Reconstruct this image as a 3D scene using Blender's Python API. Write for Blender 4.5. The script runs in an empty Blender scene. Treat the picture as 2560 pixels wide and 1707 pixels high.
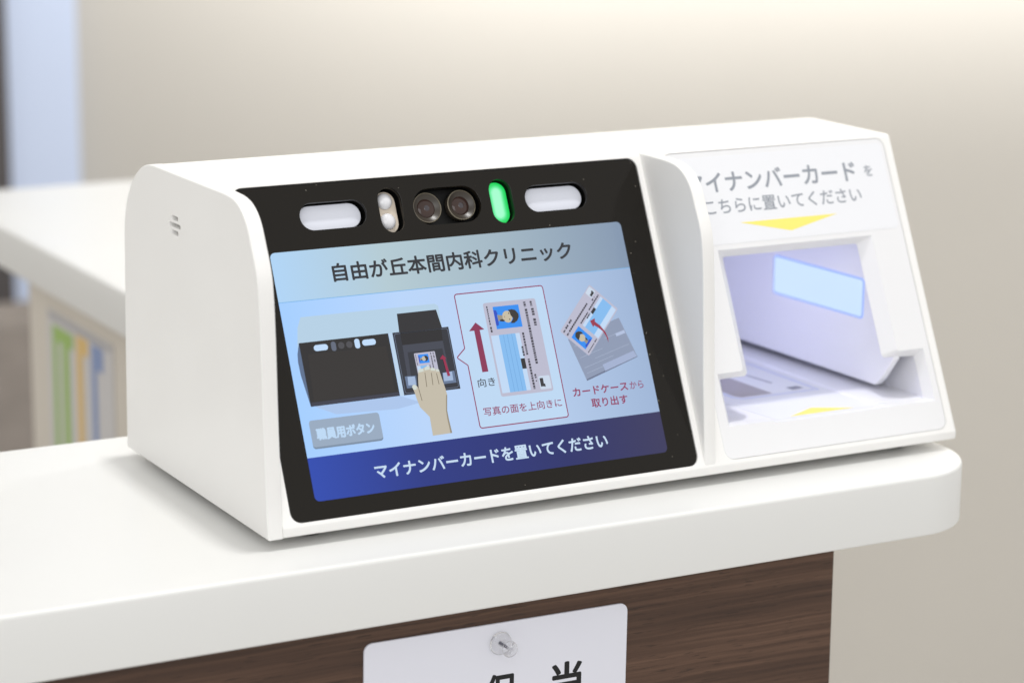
import bpy, bmesh, math, random
from mathutils import Vector, Matrix, geometry

# ------------------------------------------------------------------ camera, light, exposure
SC = bpy.context.scene
COL = SC.collection
MM = 0.001
R = math.radians

cam_d = bpy.data.cameras.new("camera")
cam = bpy.data.objects.new("camera", cam_d)
COL.objects.link(cam)
cam_d.sensor_width = 36.0
cam_d.lens = 89.36
cam_d.clip_start = 0.05
cam_d.clip_end = 60.0
_r = Vector((0.8777, -0.4792, 0.0080)).normalized()
_f = Vector((0.4687, 0.8547, -0.2233)).normalized()
_u = _r.cross(_f).normalized()
_r = _f.cross(_u).normalized()
cam.matrix_world = Matrix(((_r.x, _u.x, -_f.x, -0.34366), (_r.y, _u.y, -_f.y, -0.80736),
                           (_r.z, _u.z, -_f.z, 0.27417), (0, 0, 0, 1)))
cam_d.dof.use_dof = True
cam_d.dof.focus_distance = 0.962
cam_d.dof.aperture_fstop = 8.5
SC.camera = cam

world = bpy.data.worlds.new("World")
SC.world = world
world.use_nodes = True
bg = world.node_tree.nodes["Background"]
bg.inputs[0].default_value = (1.0, 0.99, 0.97, 1)
bg.inputs[1].default_value = 0.86


def area_lamp(name, loc, target, sx, sy, watts, color):
    d = bpy.data.lights.new(name, 'AREA')
    d.shape = 'RECTANGLE'
    d.size, d.size_y, d.energy, d.color = sx, sy, watts, color
    o = bpy.data.objects.new(name, d)
    COL.objects.link(o)
    o.location = loc
    o.rotation_euler = (Vector(target) - Vector(loc)).to_track_quat('-Z', 'Y').to_euler()
    return o


area_lamp("ceiling_lamp", (0.16, 0.06, 1.70), (0.16, 0.06, 0.0), 0.12, 0.12, 13.5, (1.0, 0.99, 0.97))
area_lamp("front_fill", (-0.95, -2.00, 1.05), (0.15, 0.0, -0.05), 1.6, 1.2, 13.5, (0.97, 0.985, 1.0))  # unseen soft fill added to brighten the front faces
area_lamp("back_fill", (2.0, 0.8, 1.30), (1.9, 1.4, -0.4), 0.5, 0.5, 20.0, (1.0, 0.985, 0.955))  # unseen lamp added to lift the light on the far wall
strip = area_lamp("wall_gradient_fill", (1.58, 1.05, 0.46), (1.58, 1.6, 0.37), 1.8, 0.05, 12.5, (1.0, 0.99, 0.97))  # unseen strip added so the wall brightens towards the top
strip.data.spread = R(84)

vs = SC.view_settings
vs.view_transform = 'Standard'
vs.look = 'None'
vs.exposure = 0.0
vs.gamma = 1.0
SC.cycles.use_denoising = True
SC.cycles.max_bounces = 10


# ------------------------------------------------------------------ helpers
def lin(c):
    out = []
    for v in c:
        v = v / 255.0
        out.append(v / 12.92 if v <= 0.04045 else ((v + 0.055) / 1.055) ** 2.4)
    return tuple(out)


def tag(o, label=None, cat=None, group=None, kind=None):
    if label: o["label"] = label
    if cat: o["category"] = cat
    if group: o["group"] = group
    if kind: o["kind"] = kind
    return o


def empty(name, loc, label, cat, group=None):
    o = bpy.data.objects.new(name, None)
    o.empty_display_size = 0.02
    COL.objects.link(o)
    o.location = loc
    return tag(o, label, cat, group)


def in_loop(c, l):
    x, y, odd = c.x, c.y, False
    for i in range(len(l)):
        a, b = l[i - 1], l[i]
        if (a.y > y) != (b.y > y) and x < (b.x - a.x) * (y - a.y) / (b.y - a.y) + a.x:
            odd = not odd
    return odd


class MB:
    """collects faces in world millimetres, then links them as one mesh"""

    def __init__(self):
        self.v, self.f, self.m, self.flat = [], [], [], set()

    def face(self, pts, m=0):
        i = len(self.v)
        self.v += [tuple(p) for p in pts]
        self.f.append(tuple(range(i, i + len(pts))))
        self.m.append(m)

    def ring(self, a, b, m=0):
        n = len(a)
        for i in range(n):
            j = (i + 1) % n
            self.face([a[i], a[j], b[j], b[i]], m)

    def fill(self, loops, m=0):
        o = Vector(loops[0][0])
        nr = Vector((0, 0, 0))
        L0 = [Vector(p) - o for p in loops[0]]
        for i in range(len(L0)):
            nr += L0[i].cross(L0[(i + 1) % len(L0)])
        nr.normalize()
        ex = (Vector((1, 0, 0)) if abs(nr.x) < 0.9 else Vector((0, 1, 0)))
        ex = (ex - nr * ex.dot(nr)).normalized()
        ey = nr.cross(ex)
        pts, edges = [], []
        for l in loops:
            k0 = len(pts)
            for p in l:
                d = Vector(p) - o
                pts.append(Vector((d.dot(ex), d.dot(ey))))
            edges += [(k0 + i, k0 + (i + 1) % len(l)) for i in range(len(l))]
        vo, _, fo, _, _, _ = geometry.delaunay_2d_cdt(pts, edges, [], 1, 1e-6)
        flat2, k0 = [], 0
        for l in loops:
            flat2.append(pts[k0:k0 + len(l)])
            k0 += len(l)
        for t in fo:
            c = sum((vo[k] for k in t), Vector((0, 0))) / len(t)
            if not in_loop(c, flat2[0]) or any(in_loop(c, h) for h in flat2[1:]):
                continue
            self.flat.add(len(self.f))
            self.face([o + ex * vo[k].x + ey * vo[k].y for k in t], m)

    def box(self, a, b, m=0):
        (x0, y0, z0), (x1, y1, z1) = a, b
        c = [(x, y, z) for z in (z0, z1) for y in (y0, y1) for x in (x0, x1)]
        for q in ((0, 2, 3, 1), (4, 5, 7, 6), (0, 1, 5, 4), (2, 6, 7, 3), (0, 4, 6, 2), (1, 3, 7, 5)):
            self.face([c[k] for k in q], m)

    def build(self, name, mats, parent=None, base=(0, 0, 0), sharp=26, merge=True, recalc=True):
        me = bpy.data.meshes.new(name)
        ox, oy, oz = base
        me.from_pydata([((x - ox) * MM, (y - oy) * MM, (z - oz) * MM) for x, y, z in self.v], [], self.f)
        for mt in (mats if isinstance(mats, (list, tuple)) else [mats]):
            me.materials.append(mt)
        for p, k in zip(me.polygons, self.m):
            p.material_index = k
            p.use_smooth = p.index not in self.flat
        if merge:
            bm = bmesh.new()
            bm.from_mesh(me)
            bmesh.ops.remove_doubles(bm, verts=bm.verts, dist=2e-6)
            if recalc:
                bmesh.ops.recalc_face_normals(bm, faces=bm.faces)
            bm.to_mesh(me)
            bm.free()
        smooth = [p.use_smooth for p in me.polygons]
        me.set_sharp_from_angle(angle=R(sharp))
        me.polygons.foreach_set("use_smooth", smooth)
        o = bpy.data.objects.new(name, me)
        COL.objects.link(o)
        if parent is not None:
            o.parent = parent
            w = parent
            off = Vector((0, 0, 0))
            while w is not None:
                off += w.location
                w = w.parent
            o.location = Vector(base) * MM - off
        else:
            o.location = Vector(base) * MM
        return o


def area2(l):
    return sum(l[i][0] * l[(i + 1) % len(l)][1] - l[(i + 1) % len(l)][0] * l[i][1] for i in range(len(l)))


def ccw(l):
    return list(l) if area2(l) > 0 else list(reversed(l))


def inset(l, d):
    """shrink a ccw loop by d (negative grows it)"""
    n = len(l)
    out = []
    for i in range(n):
        p, q, r = Vector(l[i - 1]), Vector(l[i]), Vector(l[(i + 1) % n])
        e1, e2 = (q - p).normalized(), (r - q).normalized()
        n1, n2 = Vector((-e1.y, e1.x)), Vector((-e2.y, e2.x))
        k = max(0.25, 1 + n1.dot(n2))
        out.append(tuple(q + (n1 + n2) * (d / k)))
    return out


def rrect(x0, y0, x1, y1, r, seg=7):
    r = min(r, (x1 - x0) / 2 - 1e-4, (y1 - y0) / 2 - 1e-4)
    out = []
    for cx, cy, a in ((x1 - r, y0 + r, -90), (x1 - r, y1 - r, 0), (x0 + r, y1 - r, 90), (x0 + r, y0 + r, 180)):
        for k in range(seg + 1):
            t = R(a + 90 * k / seg)
            out.append((cx + r * math.cos(t), cy + r * math.sin(t)))
    return out


def round_loop(pts, seg=5):
    """ccw loop of (x, y, radius): corners filleted"""
    n = len(pts)
    out = []
    for i in range(n):
        p, q, s = Vector(pts[i - 1][:2]), Vector(pts[i][:2]), Vector(pts[(i + 1) % n][:2])
        r = pts[i][2]
        if r <= 0:
            out.append(tuple(q))
            continue
        a, b = (p - q).normalized(), (s - q).normalized()
        half = math.acos(max(-1, min(1, a.dot(b)))) / 2
        t = r / math.tan(half)
        c = q + (a + b).normalized() * (r / math.sin(half))
        p0, p1 = q + a * t, q + b * t
        a0 = math.atan2(p0.y - c.y, p0.x - c.x)
        a1 = math.atan2(p1.y - c.y, p1.x - c.x)
        d = (a1 - a0 + math.pi) % (2 * math.pi) - math.pi
        for k in range(seg + 1):
            w = a0 + d * k / seg
            out.append((c.x + r * math.cos(w), c.y + r * math.sin(w)))
    return out


def chaikin(pts, n=2):
    for _ in range(n):
        out = [pts[0]]
        for a, b in zip(pts, pts[1:]):
            out += [(a[0] * .75 + b[0] * .25, a[1] * .75 + b[1] * .25), (a[0] * .25 + b[0] * .75, a[1] * .25 + b[1] * .75)]
        out.append(pts[-1])
        pts = out
    return pts


def plate(mb, to3, outer, holes=(), t=2.0, r=0.3, seg=3, back=True, rb=0.0, hole_r=None, m=0):
    """plate with rounded front rim; to3(u, v, w), w = 0 at the front face"""
    outer = ccw(outer)
    holes = [ccw(h) for h in holes]
    hr = r if hole_r is None else hole_r

    def prof(rr):
        return [(rr * (1 - math.sin(R(90 * k / seg))), -rr * (1 - math.cos(R(90 * k / seg)))) for k in range(seg + 1)]
    front = []
    for loop, sgn, rr in [(outer, 1, r)] + [(h, -1, hr) for h in holes]:
        rings = [[to3(u, v, w) for u, v in inset(loop, sgn * d)] for d, w in (prof(rr) if rr > 0 else [(0, 0)])]
        front.append(rings[0])
        for a, b in zip(rings, rings[1:]):
            mb.ring(a, b, m)
        if rb > 0 and sgn > 0:
            rings2 = [[to3(u, v, -t - w) for u, v in inset(loop, d)] for d, w in prof(rb)]
            mb.ring(rings[-1], rings2[-1], m)
            for a, b in zip(rings2, rings2[1:]):
                mb.ring(a, b, m)
            last = rings2[0]
        else:
            last = [to3(u, v, -t) for u, v in loop]
            mb.ring(rings[-1], last, m)
        if sgn > 0:
            bo = [last]
        else:
            bo.append(last)
    mb.fill(front, m)
    if back:
        mb.fill(bo, m)


# slope frame of the reader's front: u along the width, v up the slope, w out of it
AL = R(24.789)
ZL = 3.27
CA, SA = math.cos(AL), math.sin(AL)


def S(u, v, w=0.0):
    return (u, v * SA - w * CA, ZL + v * CA + w * SA)


def text_tris(body, res=4):
    cu = bpy.data.curves.new("tmp_text", 'FONT')
    cu.body = body
    cu.resolution_u = res
    ob = bpy.data.objects.new("tmp_text", cu)
    COL.objects.link(ob)
    bpy.context.view_layer.update()
    me = ob.to_mesh()
    vs_ = [(v.co.x, v.co.y) for v in me.vertices]
    fs = [tuple(p.vertices) for p in me.polygons]
    ob.to_mesh_clear()
    bpy.data.objects.remove(ob)
    bpy.data.curves.remove(cu)
    return vs_, fs


def lettering(name, body, box, to3, w, mat, parent, bold=0.0, base=(0, 0, 0)):
    """flat print fitted to box = (u0, v0, u1, v1) of its ink; bold = stroke growth in mm"""
    vs_, fs = text_tris(body)
    x0, x1 = min(v[0] for v in vs_), max(v[0] for v in vs_)
    y0, y1 = min(v[1] for v in vs_), max(v[1] for v in vs_)
    u0, v0, u1, v1 = box[0] + bold, box[1] + bold, box[2] - bold, box[3] - bold
    mb = MB()
    strikes = [(0, 0)] + ([(bold * math.cos(R(45 * k)), bold * math.sin(R(45 * k))) for k in range(8)] if bold else [])
    for i, (dx, dy) in enumerate(strikes):
        n0 = len(mb.v)
        mb.v += [to3(u0 + dx + (x - x0) / (x1 - x0) * (u1 - u0), v0 + dy + (y - y0) / (y1 - y0) * (v1 - v0), w + 0.002 * i) for x, y in vs_]
        mb.f += [tuple(k + n0 for k in f) for f in fs]
    mb.m = [0] * len(mb.f)
    return mb.build(name, mat, parent, base, merge=False)


# ------------------------------------------------------------------ materials
def new_mat(name):
    m = bpy.data.materials.new(name)
    m.use_nodes = True
    nt = m.node_tree
    return m, nt, nt.nodes["Principled BSDF"]


def pbr(name, srgb, rough=0.45, spec=0.5, bump=0.0, bscale=2500, mottle=0.0, mscale=25, coat=0.0, rvar=0.0):
    m, nt, b = new_mat(name)
    c = lin(srgb)
    b.inputs["Base Color"].default_value = (*c, 1)
    b.inputs["Roughness"].default_value = rough
    b.inputs["Specular IOR Level"].default_value = spec
    b.inputs["Coat Weight"].default_value = coat
    b.inputs["Coat Roughness"].default_value = 0.06
    tc = nt.nodes.new("ShaderNodeTexCoord")
    if bump:
        n = nt.nodes.new("ShaderNodeTexNoise")
        n.inputs["Scale"].default_value = bscale
        n.inputs["Detail"].default_value = 2
        nt.links.new(tc.outputs["Object"], n.inputs["Vector"])
        bp = nt.nodes.new("ShaderNodeBump")
        bp.inputs["Strength"].default_value = bump
        bp.inputs["Distance"].default_value = 0.0002
        nt.links.new(n.outputs["Fac"], bp.inputs["Height"])
        nt.links.new(bp.outputs["Normal"], b.inputs["Normal"])
    if mottle or rvar:
        n = nt.nodes.new("ShaderNodeTexNoise")
        n.inputs["Scale"].default_value = mscale
        n.inputs["Detail"].default_value = 5
        nt.links.new(tc.outputs["Object"], n.inputs["Vector"])
        if mottle:
            r = nt.nodes.new("ShaderNodeMapRange")
            r.inputs["From Min"].default_value, r.inputs["From Max"].default_value = 0.3, 0.7
            r.inputs["To Min"].default_value, r.inputs["To Max"].default_value = 1 - mottle, 1.0
            nt.links.new(n.outputs["Fac"], r.inputs["Value"])
            mx = nt.nodes.new("ShaderNodeMix")
            mx.data_type = 'RGBA'
            mx.blend_type = 'MULTIPLY'
            mx.inputs["Factor"].default_value = 1
            mx.inputs["A"].default_value = (*c, 1)
            nt.links.new(r.outputs["Result"], mx.inputs["B"])
            nt.links.new(mx.outputs["Result"], b.inputs["Base Color"])
        if rvar:
            r = nt.nodes.new("ShaderNodeMapRange")
            r.inputs["From Min"].default_value, r.inputs["From Max"].default_value = 0.3, 0.7
            r.inputs["To Min"].default_value, r.inputs["To Max"].default_value = rough - rvar, rough + rvar
            nt.links.new(n.outputs["Fac"], r.inputs["Value"])
            nt.links.new(r.outputs["Result"], b.inputs["Roughness"])
    return m


def lit(name, srgb, strength=1.0, rough=0.1, base=(4, 4, 4)):
    """an element of the lit display or a lamp window: emission behind a glossy cover"""
    m, nt, b = new_mat(name)
    b.inputs["Base Color"].default_value = (*lin(base), 1)
    b.inputs["Roughness"].default_value = rough
    b.inputs["Emission Color"].default_value = (*lin(srgb), 1)
    b.inputs["Emission Strength"].default_value = strength
    return m


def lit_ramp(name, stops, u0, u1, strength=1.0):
    """display field with viewing-angle and glare fade put into its colour across the width"""
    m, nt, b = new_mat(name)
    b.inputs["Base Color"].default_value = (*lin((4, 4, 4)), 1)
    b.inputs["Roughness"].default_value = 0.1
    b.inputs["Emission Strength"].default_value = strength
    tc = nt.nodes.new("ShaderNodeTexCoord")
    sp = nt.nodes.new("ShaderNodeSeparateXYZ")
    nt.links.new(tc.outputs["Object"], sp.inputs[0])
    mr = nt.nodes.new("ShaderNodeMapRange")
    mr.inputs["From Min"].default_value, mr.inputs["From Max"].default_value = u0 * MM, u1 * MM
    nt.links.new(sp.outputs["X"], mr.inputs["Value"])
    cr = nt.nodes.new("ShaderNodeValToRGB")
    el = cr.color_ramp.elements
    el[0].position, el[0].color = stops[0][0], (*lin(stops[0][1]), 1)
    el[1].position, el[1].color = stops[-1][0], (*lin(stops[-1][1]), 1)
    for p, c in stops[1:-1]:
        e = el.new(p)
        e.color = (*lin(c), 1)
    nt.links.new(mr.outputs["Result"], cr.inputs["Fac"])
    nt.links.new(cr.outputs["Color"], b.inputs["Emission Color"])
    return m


def black_glass():
    m, nt, b = new_mat("black_cover_glass")
    b.inputs["Roughness"].default_value = 0.07
    b.inputs["Specular IOR Level"].default_value = 0.28
    tc = nt.nodes.new("ShaderNodeTexCoord")
    vo = nt.nodes.new("ShaderNodeTexVoronoi")
    vo.inputs["Scale"].default_value = 210
    vo.inputs["Randomness"].default_value = 1.0
    nz = nt.nodes.new("ShaderNodeTexNoise")
    nz.inputs["Scale"].default_value = 900
    nt.links.new(tc.outputs["Object"], nz.inputs["Vector"])
    add = nt.nodes.new("ShaderNodeMixRGB")
    add.blend_type = 'ADD'
    add.inputs["Fac"].default_value = 0.0016
    nt.links.new(tc.outputs["Object"], add.inputs["Color1"])
    nt.links.new(nz.outputs["Color"], add.inputs["Color2"])
    nt.links.new(add.outputs["Color"], vo.inputs["Vector"])
    lt = nt.nodes.new("ShaderNodeMath")
    lt.operation = 'LESS_THAN'
    lt.inputs[1].default_value = 0.055
    nt.links.new(vo.outputs["Distance"], lt.inputs[0])
    sep = nt.nodes.new("ShaderNodeSeparateColor")
    nt.links.new(vo.outputs["Color"], sep.inputs[0])
    gt = nt.nodes.new("ShaderNodeMath")
    gt.operation = 'GREATER_THAN'
    gt.inputs[1].default_value = 0.62
    nt.links.new(sep.outputs["Red"], gt.inputs[0])
    mu = nt.nodes.new("ShaderNodeMath")
    mu.operation = 'MULTIPLY'
    nt.links.new(lt.outputs[0], mu.inputs[0])
    nt.links.new(gt.outputs[0], mu.inputs[1])
    mx = nt.nodes.new("ShaderNodeMix")
    mx.data_type = 'RGBA'
    mx.inputs["A"].default_value = (0.0065, 0.0048, 0.0028, 1)
    mx.inputs["B"].default_value = (0.17, 0.155, 0.13, 1)
    nt.links.new(mu.outputs[0], mx.inputs["Factor"])
    nt.links.new(mx.outputs["Result"], b.inputs["Base Color"])
    big = nt.nodes.new("ShaderNodeTexNoise")
    big.inputs["Scale"].default_value = 35
    big.inputs["Detail"].default_value = 4
    nt.links.new(tc.outputs["Object"], big.inputs["Vector"])
    rr = nt.nodes.new("ShaderNodeMapRange")
    rr.inputs["To Min"].default_value, rr.inputs["To Max"].default_value = 0.05, 0.16
    nt.links.new(big.outputs["Fac"], rr.inputs["Value"])
    nt.links.new(rr.outputs["Result"], b.inputs["Roughness"])
    return m


def walnut():
    m, nt, b = new_mat("walnut_laminate")
    b.inputs["Roughness"].default_value = 0.5
    b.inputs["Specular IOR Level"].default_value = 0.35
    tc = nt.nodes.new("ShaderNodeTexCoord")
    warp = nt.nodes.new("ShaderNodeTexNoise")
    warp.inputs["Scale"].default_value = 9
    warp.inputs["Detail"].default_value = 2
    nt.links.new(tc.outputs["Object"], warp.inputs["Vector"])
    wm = nt.nodes.new("ShaderNodeMixRGB")
    wm.blend_type = 'ADD'
    wm.inputs["Fac"].default_value = 0.008
    nt.links.new(tc.outputs["Object"], wm.inputs["Color1"])
    nt.links.new(warp.outputs["Color"], wm.inputs["Color2"])
    outs = []
    for sc, det in (((3, 60, 130), 4), ((9, 200, 700), 6), ((95, 400, 1500), 2)):
        mp = nt.nodes.new("ShaderNodeMapping")
        mp.inputs["Scale"].default_value = sc
        nt.links.new(wm.outputs["Color"], mp.inputs["Vector"])
        n = nt.nodes.new("ShaderNodeTexNoise")
        n.inputs["Scale"].default_value = 1.0
        n.inputs["Detail"].default_value = det
        nt.links.new(mp.outputs["Vector"], n.inputs["Vector"])
        outs.append(n)
    a = nt.nodes.new("ShaderNodeMath")
    a.operation = 'MULTIPLY_ADD'
    a.inputs[1].default_value = 0.55
    nt.links.new(outs[1].outputs["Fac"], a.inputs[0])
    h = nt.nodes.new("ShaderNodeMath")
    h.operation = 'MULTIPLY'
    h.inputs[1].default_value = 0.45
    nt.links.new(outs[0].outputs["Fac"], h.inputs[0])
    nt.links.new(h.outputs[0], a.inputs[2])
    cr = nt.nodes.new("ShaderNodeValToRGB")
    el = cr.color_ramp.elements
    el[0].position, el[0].color = 0.30, (*lin((54, 38, 30)), 1)
    el[1].position, el[1].color = 0.68, (*lin((99, 74, 59)), 1)
    e = el.new(0.5)
    e.color = (*lin((76, 55, 43)), 1)
    nt.links.new(a.outputs[0], cr.inputs["Fac"])
    pore = nt.nodes.new("ShaderNodeMapRange")
    pore.inputs["From Min"].default_value, pore.inputs["From Max"].default_value = 0.38, 0.31
    nt.links.new(outs[2].outputs["Fac"], pore.inputs["Value"])
    mx = nt.nodes.new("ShaderNodeMix")
    mx.data_type = 'RGBA'
    mx.inputs["B"].default_value = (*lin((38, 27, 22)), 1)
    sc_ = nt.nodes.new("ShaderNodeMath")
    sc_.operation = 'MULTIPLY'
    sc_.inputs[1].default_value = 0.6
    nt.links.new(pore.outputs["Result"], sc_.inputs[0])
    nt.links.new(sc_.outputs[0], mx.inputs["Factor"])
    nt.links.new(cr.outputs["Color"], mx.inputs["A"])
    nt.links.new(mx.outputs["Result"], b.inputs["Base Color"])
    bp = nt.nodes.new("ShaderNodeBump")
    bp.inputs["Strength"].default_value = 0.25
    bp.inputs["Distance"].default_value = 0.0003
    nt.links.new(outs[1].outputs["Fac"], bp.inputs["Height"])
    nt.links.new(bp.outputs["Normal"], b.inputs["Normal"])
    return m


def clear_plastic(name, tint=(1, 1, 1), rough=0.02):
    m, nt, b = new_mat(name)
    b.inputs["Base Color"].default_value = (*tint, 1)
    b.inputs["Roughness"].default_value = rough
    b.inputs["IOR"].default_value = 1.45
    b.inputs["Transmission Weight"].default_value = 1.0
    tr = nt.nodes.new("ShaderNodeBsdfTransparent")
    mx = nt.nodes.new("ShaderNodeMixShader")
    mx.inputs[0].default_value = 0.5
    nt.links.new(b.outputs[0], mx.inputs[1])
    nt.links.new(tr.outputs[0], mx.inputs[2])
    nt.links.new(mx.outputs[0], nt.nodes["Material Output"].inputs["Surface"])
    return m


M_WHITE = pbr("white_moulded_plastic", (237, 236, 234), 0.42, 0.45, bump=0.09, bscale=2600, mottle=0.02, mscale=22, rvar=0.06)
M_PANEL = pbr("cool_white_moulded_plastic", (229, 229, 231), 0.40, 0.45, bump=0.05, bscale=2600, mottle=0.01, mscale=60)
M_STICK = pbr("printed_label_film", (230, 231, 235), 0.35, 0.5)
M_INNER = pbr("reader_inner_plastic", (234, 234, 240), 0.4, 0.5)
M_TOP = pbr("white_counter_laminate", (225, 225, 223), 0.34, 0.35, mottle=0.012, mscale=9, rvar=0.03)
M_WOOD = walnut()
M_CAB = pbr("beige_cabinet_laminate", (214, 207, 196), 0.5, 0.4, mottle=0.03, mscale=8)
M_WALL = pbr("painted_wall", (190, 186, 179), 0.8, 0.2, mottle=0.02, mscale=3)
M_FLOOR = pbr("vinyl_floor", (203, 200, 196), 0.5, 0.3, mottle=0.06, mscale=4)
M_GLASS = black_glass()
M_WELL = pbr("black_well", (10, 10, 9), 0.5, 0.3)
M_FLASH = pbr("flash_diffuser", (222, 225, 236), 0.45, 0.4)
M_IRBLOCK = pbr("cream_lamp_block", (214, 202, 186), 0.35, 0.5)
M_LED = pbr("milky_lamp_dome", (222, 222, 226), 0.12, 0.6)
M_BARREL = pbr("lens_barrel", (58, 51, 43), 0.35, 0.6)
M_LRING = pbr("lens_rim", (128, 120, 102), 0.3, 0.6)
M_LENS = pbr("lens_front", (62, 45, 40), 0.08, 0.35, coat=0.15)
M_LENS2 = pbr("lens_core", (34, 22, 34), 0.04, 0.8, coat=0.6)
M_GREEN = lit("green_indicator", (18, 190, 80), 1.0, 0.3)
M_LIGHTWIN = lit("lit_window", (204, 228, 255), 1.0, 0.3)
M_SLOTFILL = lit("hidden_slot_fill", (212, 214, 255), 6.6, 0.3)
M_LIGHTHALO = lit("lit_window_halo", (158, 184, 255), 1.0, 0.3)
M_GREYINK = pbr("grey_ink", (146, 151, 160), 0.5, 0.3)
M_YELLOW = pbr("yellow_ink", (247, 229, 120), 0.5, 0.3)
M_GREYPRINT = pbr("grey_print", (170, 164, 167), 0.5, 0.3)
M_BLUEPRINT = pbr("pale_blue_print", (196, 203, 236), 0.5, 0.3)
M_DARKPRINT = pbr("dark_grey_print", (138, 138, 150), 0.5, 0.3)
M_RUBBER = pbr("rubber_foot", (40, 40, 38), 0.7, 0.3)
M_SHEET = pbr("laminated_white_card", (222, 223, 233), 0.22, 0.5)
M_INK = pbr("black_ink", (14, 15, 18), 0.4, 0.4)
M_PIN = clear_plastic("clear_pin_plastic")
M_STEEL = pbr("pin_needle", (120, 120, 128), 0.2, 0.8)
M_STEEL.node_tree.nodes["Principled BSDF"].inputs["Metallic"].default_value = 1.0

# ------------------------------------------------------------------ setting: floor, wall, counter
FZ = -920.0
mb = MB()
mb.box((-1500, -2600, FZ - 40), (4000, 1750, FZ))
tag(mb.build("floor", M_FLOOR, base=(0, 0, FZ)), kind="structure")
mb = MB()
mb.box((-1500, 1600, FZ + 1), (4000, 1720, 1700))
tag(mb.build("wall", M_WALL, base=(1000, 1600, FZ)), kind="structure")

CT = -4.0           # counter top height under the reader's feet
ctr = empty("counter", (0.0, 0.08, FZ * MM), "white topped reception counter with walnut front under the card reader", "counter")
_arc = []
for k in range(15):
    t = R(-90 + 90 * k / 14)
    _arc.append((309 - 35 + 35 * math.cos(t), -28.7 + 35 + 35 * math.sin(t)))
top_loop = [(-620, -20.2)] + _arc + [(309, 800), (112, 800), (112, 175), (-620, 175)]
mb = MB()
plate(mb, lambda u, v, w: (u, v, CT + w), top_loop, t=25.2, r=1.6, seg=4, rb=1.0)
mb.build("worktop", M_TOP, ctr, base=(0, 80, CT), sharp=24)
mb = MB()
mb.box((-600, -12, FZ + 2), (241, 4, CT - 25.4))
mb.build("front_panel", M_WOOD, ctr, base=(0, -12, FZ))["label"] = "dark walnut laminate front panel"
mb = MB()
mb.box((-600, 4.5, FZ + 2), (236, 158, CT - 25.4))
mb.build("cabinet", M_CAB, ctr, base=(0, 80, FZ))
mb = MB()
mb.box((125, 160, FZ + 2), (300, 657, CT - 25.4))
mb.build("side_cabinet", M_CAB, ctr, base=(200, 400, FZ))

# ------------------------------------------------------------------ background things
dr = empty("door_panel", (0.45, 1.59, FZ * MM), "pale blue door panel against the far wall at the left edge", "door")
mb = MB()
mb.box((403, 1570, FZ + 4), (474, 1595, 900))
mb.build("panel", pbr("pale_blue_panel", (200, 212, 236), 0.6, 0.3), dr, base=(440, 1590, FZ))
mb = MB()
mb.box((340, 1560, FZ + 4), (400, 1595, 900))
mb.build("frame", pbr("dark_door_frame", (84, 80, 80), 0.5, 0.3), dr, base=(370, 1590, FZ))

bn = empty("waiting_bench", (0.36, 1.30, FZ * MM), "brown upholstered waiting bench behind the counter at the left edge", "bench")
M_UPH = pbr("brown_upholstery", (146, 138, 131), 0.8, 0.2, mottle=0.2, mscale=30)
M_UPH2 = pbr("grey_upholstery", (176, 172, 170), 0.8, 0.2, mottle=0.1, mscale=30)
mb = MB()
plate(mb, lambda u, v, w: (60 + u, 1392 + w + (v) * 0.12, -505 + v), rrect(0, 0, 420, 290, 45), t=70, r=14, seg=4, rb=14)
mb.build("backrest", M_UPH, bn, base=(300, 1380, -505))
mb = MB()
plate(mb, lambda u, v, w: (60 + u, 1060 + v, -355 + w), rrect(0, 0, 420, 300, 40), t=80, r=18, seg=4, rb=10)
mb.build("seat", M_UPH2, bn, base=(300, 1200, -420))
for lx, ly in ((80, 1080), (440, 1080), (80, 1340), (440, 1340)):
    mb = MB()
    mb.box((lx, ly, FZ + 1), (lx + 30, ly + 30, -436))
    mb.build("leg", M_CAB, bn, base=(lx, ly, FZ))

ps_ = empty("index_poster", (0.1246, 0.562, -0.16), "white poster with green, orange and blue bars below the side counter", "poster")


def PX(y, z, w=0):
    return (124.4 - w, y, z)


mb = MB()
plate(mb, lambda u, v, w: PX(-u, v, w), rrect(-622, -330, -509, -46, 1.0, 2), t=0.4, r=0.05, seg=1)
mb.build("paper", pbr("poster_paper", (205, 203, 203), 0.6, 0.3), ps_, base=(124.4, 562, -160))


def bar(name, srgb, polys):
    b_ = MB()
    for p_ in polys:
        b_.fill([[PX(y, z, 0.12) for y, z in p_]])
    b_.build(name, pbr(name + "_ink", srgb, 0.6, 0.3), ps_, base=(124, 562, -160))


bar("header_band", (178, 176, 178), [[(619, -47.5), (512, -47.5), (512, -51), (619, -51)]])
bar("green_bar", (160, 190, 112), [[(613, -54), (576, -54), (576, -63), (613, -63)], [(613, -63), (604, -63), (604, -320), (613, -320)], [(596, -63), (584, -63), (584, -320), (596, -320)]])
bar("orange_bar", (222, 190, 128), [[(571, -52), (550, -52), (550, -62), (571, -62)], [(571, -62), (560, -62), (560, -320), (571, -320)]])
bar("blue_bar", (140, 156, 194), [[(545, -52), (525, -52), (525, -66), (545, -66)], [(545, -66), (536, -66), (536, -320), (545, -320)]])

# ------------------------------------------------------------------ card reader
rd = empty("card_reader", (0.155, 0.07, CT * MM), "white face recognition card reader with lit touchscreen standing on the counter", "card reader")
BASE = (155, 70, 0)

# housing: the wedge body, its front slope pierced for the cover glass and the card slot panel
X0, X1 = 5.9, 310.3
vtop = (120.6 - ZL) / CA


def yz_slope(v):
    return (v * SA, ZL + v * CA)


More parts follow.
